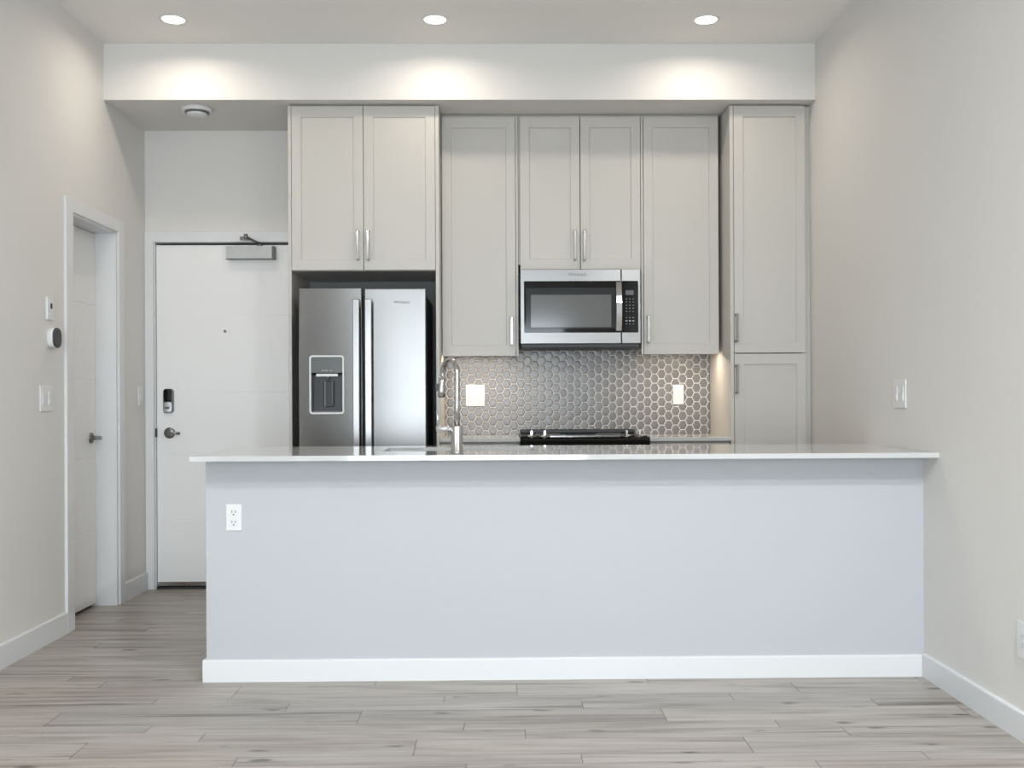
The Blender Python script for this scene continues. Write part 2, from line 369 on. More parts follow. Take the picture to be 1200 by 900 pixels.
# entry door in the back wall
bm = B()
box(bm, XL+0.001, EX0-0.004, YB-0.016, YB, 0, EZ+0.062, 0.002); box(bm, EX1+0.004, EX1+0.068, YB-0.016, YB, 0, EZ+0.062, 0.002)
box(bm, EX0-0.0045, EX1+0.0045, YB-0.0155, YB, EZ-0.002, EZ+0.062, 0.002)
box(bm, EX0-0.0, EX0+0.004, YB-0.004, YB+T, 0, EZ); box(bm, EX1-0.004, EX1, YB-0.004, YB+T, 0, EZ); box(bm, EX0+0.004, EX1-0.004, YB-0.004, YB+T, EZ-0.004, EZ)
struct('trim_2', bm, TRIM)
YE = YB+0.012
d2 = empty('door_2', (EX0+0.01, YE, 0), kind='structure')
def slab_y(bm, x0, x1, yf, z0, z1, grooves, thick=0.045):
    prof = [(yf, z0)]
    for g in grooves: prof += [(yf, g-0.003), (yf+0.0010, g), (yf, g+0.003)]
    prof.append((yf, z1))
    a = [bm.verts.new((x0, y, z)) for y, z in prof]; b = [bm.verts.new((x1, y, z)) for y, z in prof]
    for i in range(len(prof)-1): bm.faces.new((a[i], b[i], b[i+1], a[i+1]))
    c = [bm.verts.new(p) for p in ((x0, yf+thick, z0), (x0, yf+thick, z1), (x1, yf+thick, z1), (x1, yf+thick, z0))]
    bm.faces.new(c); bm.faces.new(a+[c[1], c[0]]); bm.faces.new(b+[c[2], c[3]])
    bm.faces.new((a[0], b[0], c[3], c[0])); bm.faces.new((a[-1], b[-1], c[2], c[1]))
bm = B(); slab_y(bm, EX0+0.007, EX1-0.007, YE, 0.016, EZ-0.018, (0.429, 0.847, 1.233, 1.716)); obj('door_slab', bm, DOORM, d2)
bm = B(); box(bm, EX0+0.010, EX1-0.010, YE-0.010, YE, 0.017, 0.044, 0.002)
ds = obj('door_sweep', bm, NICKEL, d2)
for i in range(7): obj('screw', cyl(B(), (EX0+0.07+i*0.12, YE-0.012, 0.031), (EX0+0.07+i*0.12, YE-0.009, 0.031), 0.004, n=10), DARKM, ds)
obj('leak_threshold', box(B(), EX0+0.005, EX1-0.005, YB-0.004, YE+0.10, 0.0, 0.012, 0.002), BLACKP, d2)  # bar added to block light coming under the slab
# smart deadbolt
bm = B(); rbox(bm, -2.104, -2.042, YE-0.020, YE, 1.106, 1.258, 0.018); db = obj('deadbolt_escutcheon', bm, DARKM, d2)
bm = B(); rbox(bm, -2.100, -2.050, YE-0.026, YE-0.019, 1.176, 1.255, 0.012); obj('keypad', bm, BLACKG, db)
bm = B(); rbox(bm, -2.099, -2.051, YE-0.024, YE-0.019, 1.112, 1.174, 0.012); obj('keypad_cover', bm, CHROME, db)
bm = B(); rbox(bm, -2.092, -2.060, YE-0.036, YE-0.023, 1.131, 1.145, 0.006, axis='y'); obj('thumb_turn', bm, DARKM, db)
bm = B(); lathe(bm, [(0, 0.012), (0.024, 0.012), (0.033, 0.008), (0.035, 0)], (-2.071, YE, 0.980), '-y', 36)
cyl(bm, (-2.071, YE-0.01, 0.980), (-2.071, YE-0.055, 0.980), 0.013, 0.012, 20)
tube(bm, [(-2.078, YE-0.050, 0.980), (-2.055, YE-0.056, 0.980), (-2.03, YE-0.056, 0.979), (-1.99, YE-0.052, 0.978)], 0.008, 14)
obj('lever_handle', bm, DARKM, d2)
obj('strike_plate', box(B(), EX0+0.002, EX0+0.010, YB-0.012, YB+0.010, 0.955, 1.010, 0.002), BLACKP, d2)
bm = B(); lathe(bm, [(0, 0.002), (0.004, 0.002), (0.0042, 0.005), (0.008, 0.004), (0.009, 0)], (-1.721, YE, 1.619), '-y', 24)
obj('peephole', bm, DARKM, d2)
# door closer: housing on the slab, folding arm up to a shoe on the head casing
bm = B(); rbox(bm, -1.697, -1.400, YE-0.058, YE, 2.066, 2.147, 0.008)
cl = obj('door_closer', bm, mat('closer_silver', (0.47, 0.47, 0.46), 0.45, 0.6, var=((20,)*3, 0.02)), d2)
bm = B(); box(bm, -1.412, -1.396, YE-0.061, YE-0.002, 2.066, 2.147, 0.003); box(bm, -1.698, -1.40, YE-0.0595, YE-0.050, 2.0635, 2.070, 0.001); obj('end_cap', bm, GREYP, cl)
bm = B(); cyl(bm, (-1.493, YE-0.03, 2.140), (-1.493, YE-0.03, 2.172), 0.014)
tube(bm, [(-1.493, YE-0.035, 2.166), (-1.51, YE-0.10, 2.172), (-1.535, YE-0.21, 2.178)], 0.008, 10)
cyl(bm, (-1.535, YE-0.21, 2.166), (-1.535, YE-0.21, 2.196), 0.013)
tube(bm, [(-1.535, YE-0.21, 2.190), (-1.56, YE-0.11, 2.193), (-1.580, YE-0.035, 2.196)], 0.008, 10)
box(bm, -1.612, -1.555, YE-0.052, YB-0.0155, 2.187, 2.208, 0.003)
obj('closer_arm', bm, DARKM, cl)

# ------------------------------------------------------------------ recessed downlights
def downlight(x, y, watt, label, group, name='recessed_downlight', rad=0.060, col=None, spread=160):
    t = empty(name, (x, y, ZC), label, 'ceiling light', group)
    bm = B(); lathe(bm, [(rad-0.004, 0.0), (rad, -0.004), (rad+0.012, -0.003), (rad+0.015, 0.0)], (x, y, ZC), 'z', 40); obj('trim_ring', bm, WHITEP, t)
    bm = B(); lathe(bm, [(rad, -0.0005), (rad-0.004, -0.0025), (0, -0.0030)], (x, y, ZC), 'z', 40); obj('diffuser', bm, LAMP, t)
    area('downlight_lamp', (x, y, ZC-0.006), (0, 0, 0), 0.11, 0.11, watt, col or C_WARM, 'DISK', math.radians(spread), t)
    return t
for x, lb in ((-1.706, 'recessed round ceiling light nearest the left wall, above the entry hall'),
              (-0.326, 'recessed round ceiling light in the middle, above the refrigerator cabinet'),
              (1.111, 'recessed round ceiling light nearest the right wall, above the tall pantry')):
    downlight(x, 5.333, DOWN_W, lb, 'recessed ceiling lights along the soffit')
for x, k in ((-1.35, 0.65), (1.42, 1.65)):  # unseen fixtures placed and tinted cool as fill for walls and peninsula
    for y in (1.2, 0.5):
        downlight(x, y, FILL_W*k, 'added round fill light in the living-room ceiling, outside the picture', 'living room fill lights', col=C_FILL, spread=175)

# smoke detector
sm = empty('smoke_detector', (-1.742, 5.87, ZS), 'round white smoke detector under the soffit in front of the entry door', 'smoke detector')
bm = B(); lathe(bm, [(0, 0), (0.088, 0), (0.088, -0.014), (0.082, -0.020), (0.070, -0.021)], (-1.742, 5.87, ZS), 'z'); obj('base', bm, WHITEP, sm)
bm = B(); lathe(bm, [(0.069, -0.019), (0.066, -0.030), (0, -0.030)], (-1.742, 5.87, ZS), 'z'); obj('vent_slot', bm, GREYP, sm)
bm = B(); lathe(bm, [(0, -0.026), (0.060, -0.027), (0.058, -0.037), (0.045, -0.043), (0, -0.044)], (-1.742, 5.87, ZS), 'z'); obj('cover', bm, WHITEP, sm)

# ------------------------------------------------------------------ kitchen cabinets
F, U = 5.78, 5.985          # door faces: tall units, wall units
def shaker(bm, x0, x1, z0, z1, yf, th=0.02, st=0.054, rail=0.060, s=1):
    """recessed-panel door whose face is at yf; s=1 faces the viewer (-y), s=-1 faces +y"""
    d = 0.007; yb = yf+s*th; yr = yf+s*d
    def R(a, b, c, e, y): return [bm.verts.new(p) for p in ((a,y,c),(b,y,c),(b,y,e),(a,y,e))]
    e = 0.0015
    o = R(x0+e, x1-e, z0+e, z1-e, yf); oe = R(x0, x1, z0, z1, yf+s*e); k = R(x0, x1, z0, z1, yb)
    i = R(x0+st, x1-st, z0+rail, z1-rail, yf); r = R(x0+st+0.003, x1-st-0.003, z0+rail+0.003, z1-rail-0.003, yr)
    for n in range(4):
        m = (n+1) % 4
        bm.faces.new((o[n],o[m],i[m],i[n])); bm.faces.new((i[n],i[m],r[m],r[n])); bm.faces.new((o[n],oe[n],oe[m],o[m])); bm.faces.new((oe[n],k[n],k[m],oe[m]))
    bm.faces.new(r); bm.faces.new(k)
def bar_handle(x, z0, z1, yf, parent, s=1, m=None):
    bm = B(); a, b = sorted((yf-s*0.030, yf-s*0.040))
    box(bm, x-0.0065, x+0.0065, a, b, z0+0.006, z1-0.006, 0.0015)
    h = obj('handle', bm, m or NICKEL, parent)
    for z in (z0+0.004, z1-0.016):
        a, b = sorted((yf, yf-s*0.0395)); obj('handle_post', box(B(), x-0.0068, x+0.0068, a, b, z, z+0.012, 0.001), DARKM, h)
    return h
def knobless_door(t, x0, x1, z0, z1, yf, handle, **k):
    bm = B(); shaker(bm, x0, x1, z0, z1, yf, **k); d = obj('door', bm, CAB, t)
    if handle: bar_handle(handle[0], handle[1], handle[2], yf, d, k.get('s', 1))
    return d
def carcass(bm, x0, x1, y0, y1, z0, z1, t=0.018, open_front=False):
    box(bm, x0, x0+t, y0, y1, z0, z1); box(bm, x1-t, x1, y0, y1, z0, z1)
    box(bm, x0+t, x1-t, y0, y1, z0, z0+t); box(bm, x0+t, x1-t, y0, y1, z1-t, z1); box(bm, x0+t, x1-t, y1-0.008, y1, z0+t, z1-t)
G = 0.004
# surround of the refrigerator: two full-height side panels and the cabinet over it
t = empty('refrigerator_cabinet', (-0.765, 6.06, 0), 'tall pale grey surround cabinet with two doors over the refrigerator', 'cabinet')
PL0, PL1, PR0, PR1 = -1.199, -1.181, -0.356, -0.336
obj('side_panel', box(B(), PL0, PL1, F-0.001, YB-G, 0.0, 2.868, 0.001), CAB, t)
obj('side_panel', box(B(), PR0, PR1, F-0.001, YB-G, 0.0, 2.868, 0.001), CAB, t)
bm = B(); carcass(bm, PL1+0.0005, PR0-0.0005, F+0.022, YB-G, 1.925, 2.868); obj('body', bm, CAB, t)
obj('back_panel', box(B(), PL1+0.0005, PR0-0.0005, YB-0.02, YB-G, 0.0, 1.924), NICHE_SHADE, t)
bm = B(); box(bm, PL0+0.002, PR1-0.002, F+0.03, F+0.05, 2.8685, ZS-0.0005); obj('filler_strip', bm, CAB, t)
xm = -0.7685
knobless_door(t, PL1+0.002, xm-0.0015, 1.927, 2.866, F, (-0.799, 1.978, 2.156))
knobless_door(t, xm+0.0015, PR0-0.002, 1.927, 2.866, F, (-0.741, 1.978, 2.156))
# wall cabinets
def wall_cab(x0, x1, z0, doors, label, under=True):
    t = empty('wall_cabinet', ((x0+x1)/2, (U+YB)/2, z0), label, 'cabinet', 'wall cabinets over the back counter')
    bm = B(); carcass(bm, x0, x1, U+0.022, YB-G, z0+0.032, 2.868); obj('body', bm, CAB, t)
    bm = B(); box(bm, x0, x1, U+0.03, U+0.05, 2.8685, ZS-0.0005); obj('filler_strip', bm, CAB, t)
    for a, b, hx, h0, h1 in doors: knobless_door(t, a, b, z0, 2.862, U, (hx, h0, h1), rail=0.064)
    return t
t = wall_cab(-0.334, 0.121, 1.441, [(-0.331, 0.105, 0.081, 1.502, 1.676)], 'pale grey single-door wall cabinet between refrigerator and microwave')
obj('end_filler', box(B(), 0.1085, 0.1205, U+0.003, U+0.0215, 1.441, 2.862, 0.001), CAB, t)
wall_cab(0.1225, 0.858, 1.952, [(0.134, 0.489, 0.458, 2.001, 2.187), (0.493, 0.850, 0.514, 2.001, 2.187)], 'pale grey two-door wall cabinet above the microwave')
t = wall_cab(0.8595, 1.319, 1.447, [(0.869, 1.316, 0.892, 1.510, 1.681)], 'pale grey single-door wall cabinet between microwave and tall pantry')
obj('end_filler', box(B(), 0.8535, 0.866, U+0.003, U+0.0215, 1.447, 2.862, 0.001), CAB, t)
# tall pantry
t = empty('pantry_cabinet', (1.56, 6.06, 0), 'tall narrow pale grey pantry cabinet beside the right wall', 'cabinet')
bm = B(); box(bm, 1.337, 1.357, F-0.001, YB-G, 0.0, 2.868, 0.001); obj('side_panel', bm, CAB, t)
bm = B(); carcass(bm, 1.3575, 1.775, F+0.022, YB-G, 0.09, 2.868); obj('body', bm, CAB, t)
bm = B(); box(bm, 1.3575, 1.775, F+0.06, F+0.075, 0.0, 0.089); obj('toe_kick', bm, CAB, t)
bm = B(); box(bm, 1.7755, XR-0.001, F+0.024, F+0.042, 0.0, 2.868); box(bm, 1.339, 1.773, F+0.03, F+0.05, 2.8685, ZS-0.0005); obj('filler_strip', bm, CAB, t)
knobless_door(t, 1.360, 1.774, 1.4445, 2.866, F, (1.369, 1.502, 1.672))
knobless_door(t, 1.360, 1.774, 0.095, 1.4395, F, (1.369, 1.206, 1.379))

# base cabinets along the back wall
ZT, TH = 0.961, 0.022
def base_cab(x0, x1, label, split):
    t = empty('base_cabinet', ((x0+x1)/2, 6.06, 0), label, 'cabinet', 'base cabinets under the back counter')
    bm = B(); carcass(bm, x0, x1, F+0.022, YB-G, 0.09, ZT-TH-0.002); obj('body', bm, CAB, t)
    bm = B(); box(bm, x0, x1, F+0.07, F+0.085, 0.0, 0.089); obj('toe_kick', bm, CAB, t)
    bm = B(); box(bm, x0+0.003, x1-0.003, F, F+0.02, 0.755, ZT-TH-0.014, 0.0015)
    d = obj('drawer', bm, CAB, t)
    bm = B(); box(bm, (x0+x1)/2-0.08, (x0+x1)/2+0.08, F-0.038, F-0.028, 0.84, 0.853, 0.0015)
    for xx in (-0.07, 0.06): box(bm, (x0+x1)/2+xx, (x0+x1)/2+xx+0.01, F-0.030, F, 0.841, 0.852)
    obj('handle', bm, NICKEL, d)
    knobless_door(t, x0+0.003, x1-0.003, 0.095, 0.750, F, (x0+0.035 if split else x1-0.035, 0.55, 0.72))
base_cab(-0.334, 0.121, 'pale grey base cabinet left of the range', False)
base_cab(0.866, 1.334, 'pale grey base cabinet right of the range', True)
obj('countertop', box(B(), -0.334, 0.124, F-0.025, YB-G, ZT-TH, ZT, 0.002), QUARTZ, None, (-0.1, 6.05, ZT), 'short white back countertop left of the black range', 'countertop', 'white back countertops')
obj('countertop', box(B(), 0.863, 1.335, F-0.025, YB-G, ZT-TH, ZT, 0.002), QUARTZ, None, (1.1, 6.05, ZT), 'short white back countertop right of the range, up to the pantry', 'countertop', 'white back countertops')

# hexagon tile backsplash
def backsplash():
    bm = B()
    cx, cz, px, pz = 1.296, 1.2205, 0.0444, 0.0587
    x0, x1, z0, z1 = -0.334, 1.3355, ZT+0.001, 1.56
    R = px/0.75/2; H = pz/2; yb = YB-0.004; gap = 0.0021
    rr = random.Random(3)
    for i in range(-38, 3):
        for j in range(-6, 8):
            X = cx+i*px; Z = cz+j*pz+(pz/2 if i % 2 else 0)
            if X < x0-R or X > x1+R or Z < z0-H or Z > z1+H: continue
            tx, tz = rr.gauss(0, 0.007), rr.gauss(0, 0.007)
            def ring(s, y):
                o = []
                for a, b in ((R,0),(R/2,H),(-R/2,H),(-R,0),(-R/2,-H),(R/2,-H)):
                    u, v = a*s, b*s
                    o.append(bm.verts.new((X+u, y+u*tx+v*tz, Z+v)))
                return o
            k = 1-gap/H
            a, b, c = ring(k, yb), ring(k, yb-0.0028), ring(k-0.025, yb-0.0036)
            d = ring(k-0.30, yb-0.0043)
            for p, q in ((a, b), (b, c), (c, d)):
                for n in range(6):
                    f = bm.faces.new((p[n], p[(n+1) % 6], q[(n+1) % 6], q[n]))
            bm.faces.new(d)
    for co, no in (((x0,0,0),(-1,0,0)), ((x1,0,0),(1,0,0)), ((0,0,z0),(0,0,-1)), ((0,0,z1),(0,0,1))):
        bmesh.ops.bisect_plane(bm, geom=bm.verts[:]+bm.edges[:]+bm.faces[:], plane_co=co, plane_no=no, clear_outer=True)
    box(bm, x0, x1, yb-0.0026, YB-0.0005, z0, z1, mi=1)
    return obj('backsplash', bm, [TILE, GROUT], None, (0.5, YB, ZT), 'grey glossy hexagon tile backsplash with white grout behind the range', 'backsplash')
backsplash()

# under-cabinet light strips, fixed behind the lower edge of the cabinet doors
for x0, x1, z, lb in ((-0.31, 0.09, 1.473, 'slim warm light strip under the cabinet left of the microwave'), (0.90, 1.29, 1.479, 'slim warm light strip under the cabinet right of the microwave')):
    t = empty('under_cabinet_light', ((x0+x1)/2, 6.065, z), lb, 'light', 'under-cabinet light strips')
    obj('housing', box(B(), x0, x1, 6.05, 6.085, z-0.010, z-0.0005, 0.001), WHITEP, t)
    obj('diffuser', box(B(), x0+0.01, x1-0.01, 6.055, 6.080, z-0.012, z-0.0102), STRIP, t)
    area('strip_lamp', ((x0+x1)/2, 6.0675, z-0.014), (0, 0, 0), x1-x0-0.02, 0.025, UNDER_W, C_STRIP, parent=t)

# ------------------------------------------------------------------ microwave
def microwave():
    t = empty('microwave', (0.487, 6.12, 1.50), 'stainless over-the-range microwave with a black glass door', 'microwave')
    x0, x1, z0, z1, yf = 0.131, 0.842, 1.509, 1.948, 5.93
    xs = 0.727
    obj('case', box(B(), x0+0.004, x1-0.004, yf+0.028, YB-0.012, z0+0.004, z1-0.001, 0.002), SIDEG, t)
    bm = B(); box(bm, x0+0.004, x1-0.004, yf+0.022, YB-0.05, z0-0.022, z0+0.003, 0.003)
    for i in range(22): box(bm, x0+0.03+i*0.030, x0+0.05+i*0.030, yf+0.03, yf+0.05, z0-0.024, z0-0.021)
    obj('vent_grille', bm, BLACKP, t)
    # door: steel frame with glass
    bm = B(); gx0, gx1, gz0, gz1 = 0.153, xs-0.001, 1.574, 1.878
    box(bm, x0, xs-0.0012, yf, yf+0.026, z0, z1, 0.003)
    d = obj('door', bm, STEEL, t)
    bm = B(); rbox(bm, gx0, gx1-0.001, yf-0.003, yf+0.002, gz0, gz1, 0.006); obj('glass_panel', bm, BLACKG, d)
    bm = B(); rbox(bm, 0.163, 0.697, yf-0.0040, yf-0.0029, 1.598, 1.838, 0.008); obj('window_border', bm, mat('smoked_glass_border', (0.028, 0.031, 0.032), 0.10, spec=0.3, var=((9,)*3, 0.05)), d)
    bm = B(); rbox(bm, 0.193, 0.667, yf-0.0050, yf-0.0039, 1.606, 1.797, 0.004); obj('window', bm, WINGL, d)
    bm = B(); n = 14; pts = []
    a, b, xh = 1.583, 1.870, 0.7105
    for i in range(n+1):
        f = i/n; pts.append((yf-0.018-0.022*math.sin(PI*f), a+(b-a)*f))
    for w_, (p, q) in enumerate(zip(pts, pts[1:])):
        v = [bm.verts.new(c) for c in ((xh-0.016, p[0], p[1]), (xh+0.016, p[0], p[1]), (xh+0.016, q[0], q[1]), (xh-0.016, q[0], q[1]),
             (xh-0.016, p[0]+0.010, p[1]), (xh+0.016, p[0]+0.010, p[1]), (xh+0.016, q[0]+0.010, q[1]), (xh-0.016, q[0]+0.010, q[1]))]
        for fidx in ((0,1,2,3), (4,5,6,7), (0,3,7,4), (1,2,6,5)): bm.faces.new([v[k] for k in fidx])
    bmesh.ops.remove_doubles(bm, verts=bm.verts, dist=1e-5)
    box(bm, xh-0.014, xh+0.014, yf-0.018, yf-0.002, a, a+0.02); box(bm, xh-0.014, xh+0.014, yf-0.018, yf-0.002, b-0.02, b)
    obj('handle', bm, NICKEL, d)
    bm = B(); box(bm, xs+0.0012, x1, yf, yf+0.026, z0, z1, 0.003); p = obj('control_panel', bm, STEEL, t)
    bm = B(); rbox(bm, xs+0.002, 0.827, yf-0.003, yf+0.002, gz0, gz1, 0.006)
    for r in range(9):
        for c in range(3):
            if r == 5: continue
            cx, cz = 0.757+c*0.020, 1.772-r*0.0185; s = 0.0042 if r != 7 else 0.006
            box(bm, cx-s, cx+s, yf-0.0036, yf-0.0028, cz-0.0016 if r != 7 else cz-0.004, cz+0.0016 if r != 7 else cz+0.004, mi=1)
    obj('touch_panel', bm, [BLACKG, GREYTXT], p)
    bm = B(); box(bm, 0.752, 0.800, yf-0.0038, yf-0.0029, 1.795, 1.823); obj('display', bm, LCD, p)
    text('brand_lettering', 'Whirlpool', 0.026, (0.467, yf-0.0008, 1.917), DARKTXT, d)
microwave()

# ------------------------------------------------------------------ range
def cooking_range():
    t = empty('range', (0.493, 6.02, 0), 'black slide-in electric range with four silver knobs between base cabinets', 'stove')
    x0, x1, yf = 0.128, 0.859, 5.70
    obj('body', box(B(), x0+0.004, x1-0.004, yf+0.04, YB-0.02, 0.03, 0.955, 0.003), BLACKP, t)
    bm = B(); box(bm, x0+0.001, x1-0.001, yf+0.10, YB-0.012, 0.956, 0.970, 0.003); ct = obj('cooktop', bm, BLACKG, t)
    for cx, cy, r in ((0.30, 5.93, 0.095), (0.68, 5.93, 0.11), (0.30, 6.18, 0.075), (0.68, 6.18, 0.075)):
        bm = B(); lathe(bm, [(r, 0.0), (r, 0.0006), (r-0.004, 0.0006), (r-0.004, 0.0)], (cx, cy, 0.970), 'z', 40); obj('burner_ring', bm, GREYTXT, ct)
    bm = B(); box(bm, x0+0.008, x1-0.008, YB-0.070, YB-0.013, 0.9705, 0.992, 0.004); obj('rear_vent_trim', bm, BLACKP, t)
    # sloping control panel
    bm = B(); prof = [(yf+0.10, 0.967), (yf+0.03, 0.967), (yf+0.004, 0.958), (yf, 0.948), (yf, 0.875), (yf+0.10, 0.875)]
    a = [bm.verts.new((x0, y, z)) for y, z in prof]; b = [bm.verts.new((x1, y, z)) for y, z in prof]; n = len(prof)
    bm.faces.new(a); bm.faces.new(b)
    for i in range(n): bm.faces.new((a[i], a[(i+1)%n], b[(i+1)%n], b[i]))
    cp = obj('control_panel', bm, BLACKG, t)
    obj('nickel_strip', box(B(), 0.295, 0.700, yf+0.080, yf+0.092, 0.967, 0.9735, 0.001), NICKEL, cp)  # bright nickel strip between the knob pairs
    for kx in (0.188, 0.263, 0.732, 0.806):
        bm = B(); lathe(bm, [(0.024, 0), (0.024, 0.004), (0.019, 0.006), (0.018, 0.010), (0, 0.010)], (kx, yf+0.055, 0.967), 'z', 28)
        k = obj('knob', bm, DARKM, cp)
        bm = B(); rbox(bm, kx-0.0055, kx+0.0055, yf+0.036, yf+0.074, 0.976, 1.003, 0.004); obj('knob_grip', bm, CHROME, k)
    bm = B(); box(bm, x0+0.003, x1-0.003, yf+0.004, yf+0.04, 0.235, 0.865, 0.004); od = obj('oven_door', bm, BLACKG, t)
    bm = B(); box(bm, x0+0.06, x1-0.06, yf-0.055, yf-0.035, 0.800, 0.822, 0.006); box(bm, x0+0.07, x0+0.095, yf-0.04, yf+0.006, 0.803, 0.819); box(bm, x1-0.095, x1-0.07, yf-0.04, yf+0.006, 0.803, 0.819)
    obj('handle', bm, STEEL, od)
    obj('storage_drawer', box(B(), x0+0.003, x1-0.003, yf+0.004, yf+0.04, 0.04, 0.228, 0.004), STEEL, t)
    for fx in (x0+0.05, x1-0.05):
        for fy in (yf+0.10, YB-0.08): obj('foot', cyl(B(), (fx, fy, 0), (fx, fy, 0.031), 0.018, n=16), BLACKP, t)
cooking_range()

# ------------------------------------------------------------------ refrigerator
def refrigerator():
    t = empty('refrigerator', (-0.76, 6.0, 0), 'stainless side-by-side refrigerator with a water dispenser in its left door', 'refrigerator')
    yf = 5.66; x0, xa, xb, x1 = -1.118, -0.7645, -0.7505, -0.405; zt = 1.809
    obj('body', box(B(), x0+0.006, x1-0.004, yf+0.085, YB-0.04, 0.03, 1.775, 0.004), SIDEG, t)
    bm = B(); box(bm, x0+0.02, x1-0.02, yf+0.10, yf+0.16, 1.7755, 1.80, 0.004); obj('hinge_cover', bm, GREYP, t)
    bm = B(); box(bm, x0+0.01, x1-0.01, yf+0.02, yf+0.084, 0.02, 0.07, 0.003); obj('base_grille', bm, BLACKP, t)
    # dispenser niche cut into the freezer door: door built round the opening
    dx0, dx1, dz0, dz1 = -1.055, -0.869, 1.109, 1.430
    bm = B(); xs = [x0, dx0+0.003, dx1-0.003, xa]; zs = [0.08, dz0+0.003, dz1-0.003, zt]
    def V(x, y, z): return bm.verts.new((x, y, z))
    g = [[V(x, yf, z) for z in zs] for x in xs]
    for i in range(3):
        for j in range(3):
            if (i, j) != (1, 1): bm.faces.new((g[i][j], g[i+1][j], g[i+1][j+1], g[i][j+1]))
    e = 0.045; q = [(1,1),(2,1),(2,2),(1,2)]; inn = [V(xs[i], yf+e, zs[j]) for i, j in q]
    for n in range(4):
        m = (n+1) % 4; bm.faces.new((g[q[n][0]][q[n][1]], g[q[m][0]][q[m][1]], inn[m], inn[n]))
    bm.faces.new(inn)
    bk = {(i, j): V(xs[i], yf+0.08, zs[j]) for i in (0, 3) for j in (0, 3)}
    bm.faces.new([bk[k] for k in ((0,0),(0,3),(3,3),(3,0))])
    bm.faces.new([g[i][0] for i in range(4)]+[bk[3,0], bk[0,0]]); bm.faces.new([g[i][3] for i in range(4)]+[bk[3,3], bk[0,3]])
    bm.faces.new([g[0][j] for j in range(4)]+[bk[0,3], bk[0,0]]); bm.faces.new([g[3][j] for j in range(4)]+[bk[3,3], bk[3,0]])
    es = [ed for ed in bm.edges if all(abs(v.co.y-yf) < 1e-6 for v in ed.verts) and (all(abs(v.co.x-x0) < 1e-6 for v in ed.verts) or all(abs(v.co.x-xa) < 1e-6 for v in ed.verts))]
    bmesh.ops.bevel(bm, geom=es, offset=0.006, segments=4, affect='EDGES', profile=0.5)
    ld = obj('door', bm, STEELF, t)
    bm = B(); box(bm, xb, x1, yf, yf+0.08, 0.08, zt, 0.006, 4); rd = obj('door', bm, STEELF, t)
    # gasket darkness between the doors
    obj('door_gasket', box(B(), xa-0.01, xb+0.01, yf+0.0805, yf+0.0845, 0.09, 1.77), BLACKP, t)
    for xh, dd in ((-0.790, ld), (-0.7225, rd)):
        bm = B(); ya = yf-0.062
        box(bm, xh-0.0185, xh+0.0185, ya, ya+0.018, 0.42, 1.745, 0.004, 3)
        h = obj('handle', bm, HANDLEM, dd)
        for z in (0.45, 1.708): obj('handle_post', box(B(), xh-0.013, xh+0.013, ya+0.015, yf+0.001, z, z+0.030, 0.002), DARKM, h)
    # dispenser
    bm = B(); rbox(bm, dx0-0.004, dx1+0.004, yf-0.004, yf+0.003, dz0-0.004, dz1+0.004, 0.014)
    # ring: outer rounded frame, open centre
    bm.free(); bm = B()
    def rr(x0_, x1_, z0_, z1_, r, y, seg=5):
        o = []
        for ca, cb, s in ((x1_-r,z0_+r,-PI/2),(x1_-r,z1_-r,0),(x0_+r,z1_-r,PI/2),(x0_+r,z0_+r,PI)):
            for i in range(seg+1):
                a = s+PI/2*i/seg; o.append(bm.verts.new((ca+r*math.cos(a), y, cb+r*math.sin(a))))
        return o
    A = rr(dx0-0.004, dx1+0.004, dz0-0.004, dz1+0.004, 0.016, yf+0.001); Bq = rr(dx0-0.004, dx1+0.004, dz0-0.004, dz1+0.004, 0.016, yf-0.005)
    Cq = rr(dx0+0.005, dx1-0.005, dz0+0.005, dz1-0.005, 0.010, yf-0.005); Dq = rr(dx0+0.005, dx1-0.005, dz0+0.005, dz1-0.005, 0.010, yf+0.006)
    for p, q2 in ((A, Bq), (Bq, Cq), (Cq, Dq)):
        for n in range(len(p)): bm.faces.new((p[n], p[(n+1)%len(p)], q2[(n+1)%len(p)], q2[n]))
    fr = obj('dispenser_frame', bm, WHITEP, ld); fr['label'] = 'pale silver rim'
    bm = B(); box(bm, dx0+0.0032, dx1-0.0032, yf+0.001, yf+0.044, 1.336, dz1-0.0032, 0.001); obj('dispenser_control_panel', bm, mat('dispenser_dark_steel', (0.09, 0.09, 0.088), 0.3, 0.6, var=((2, 2, 60), 0.05)), ld)
    bm = B(); box(bm, dx0+0.0034, dx1-0.0034, yf+0.003, yf+0.0449, 1.324, 1.3358); obj('dispenser_header', bm, BLACKG, ld)
    bm = B(); box(bm, dx0+0.0034, dx1-0.0034, yf+0.036, yf+0.0449, dz0+0.0034, 1.3238); box(bm, dx0+0.0034, dx0+0.012, yf+0.004, yf+0.036, dz0+0.012, 1.3238); box(bm, dx1-0.012, dx1-0.0034, yf+0.004, yf+0.036, dz0+0.012, 1.3238)
    cv = obj('dispenser_cavity', bm, mat('dispenser_cavity_grey', (0.012, 0.012, 0.013), 0.35, var=((9,)*3, 0.05)), ld)
    bm = B(); rbox(bm, -1.021, -0.900, yf-0.003, yf+0.010, 1.316, 1.331, 0.004); obj('dispenser_light_bar', bm, WHITEP, ld)
    bm = B(); cyl(bm, (-0.957, yf+0.018, 1.323), (-0.957, yf+0.018, 1.300), 0.010, 0.008, 16); obj('nozzle', bm, GREYP, cv)
    bm = B(); box(bm, -0.985, -0.925, yf+0.022, yf+0.030, 1.145, 1.290, 0.004); obj('paddle', bm, BLACKP, cv)
    bm = B(); box(bm, -0.979, -0.972, yf+0.016, yf+0.023, 1.145, 1.290, 0.002); box(bm, -0.937, -0.934, yf+0.018, yf+0.023, 1.160, 1.290, 0.001); obj('paddle_trim', bm, STEEL, cv)
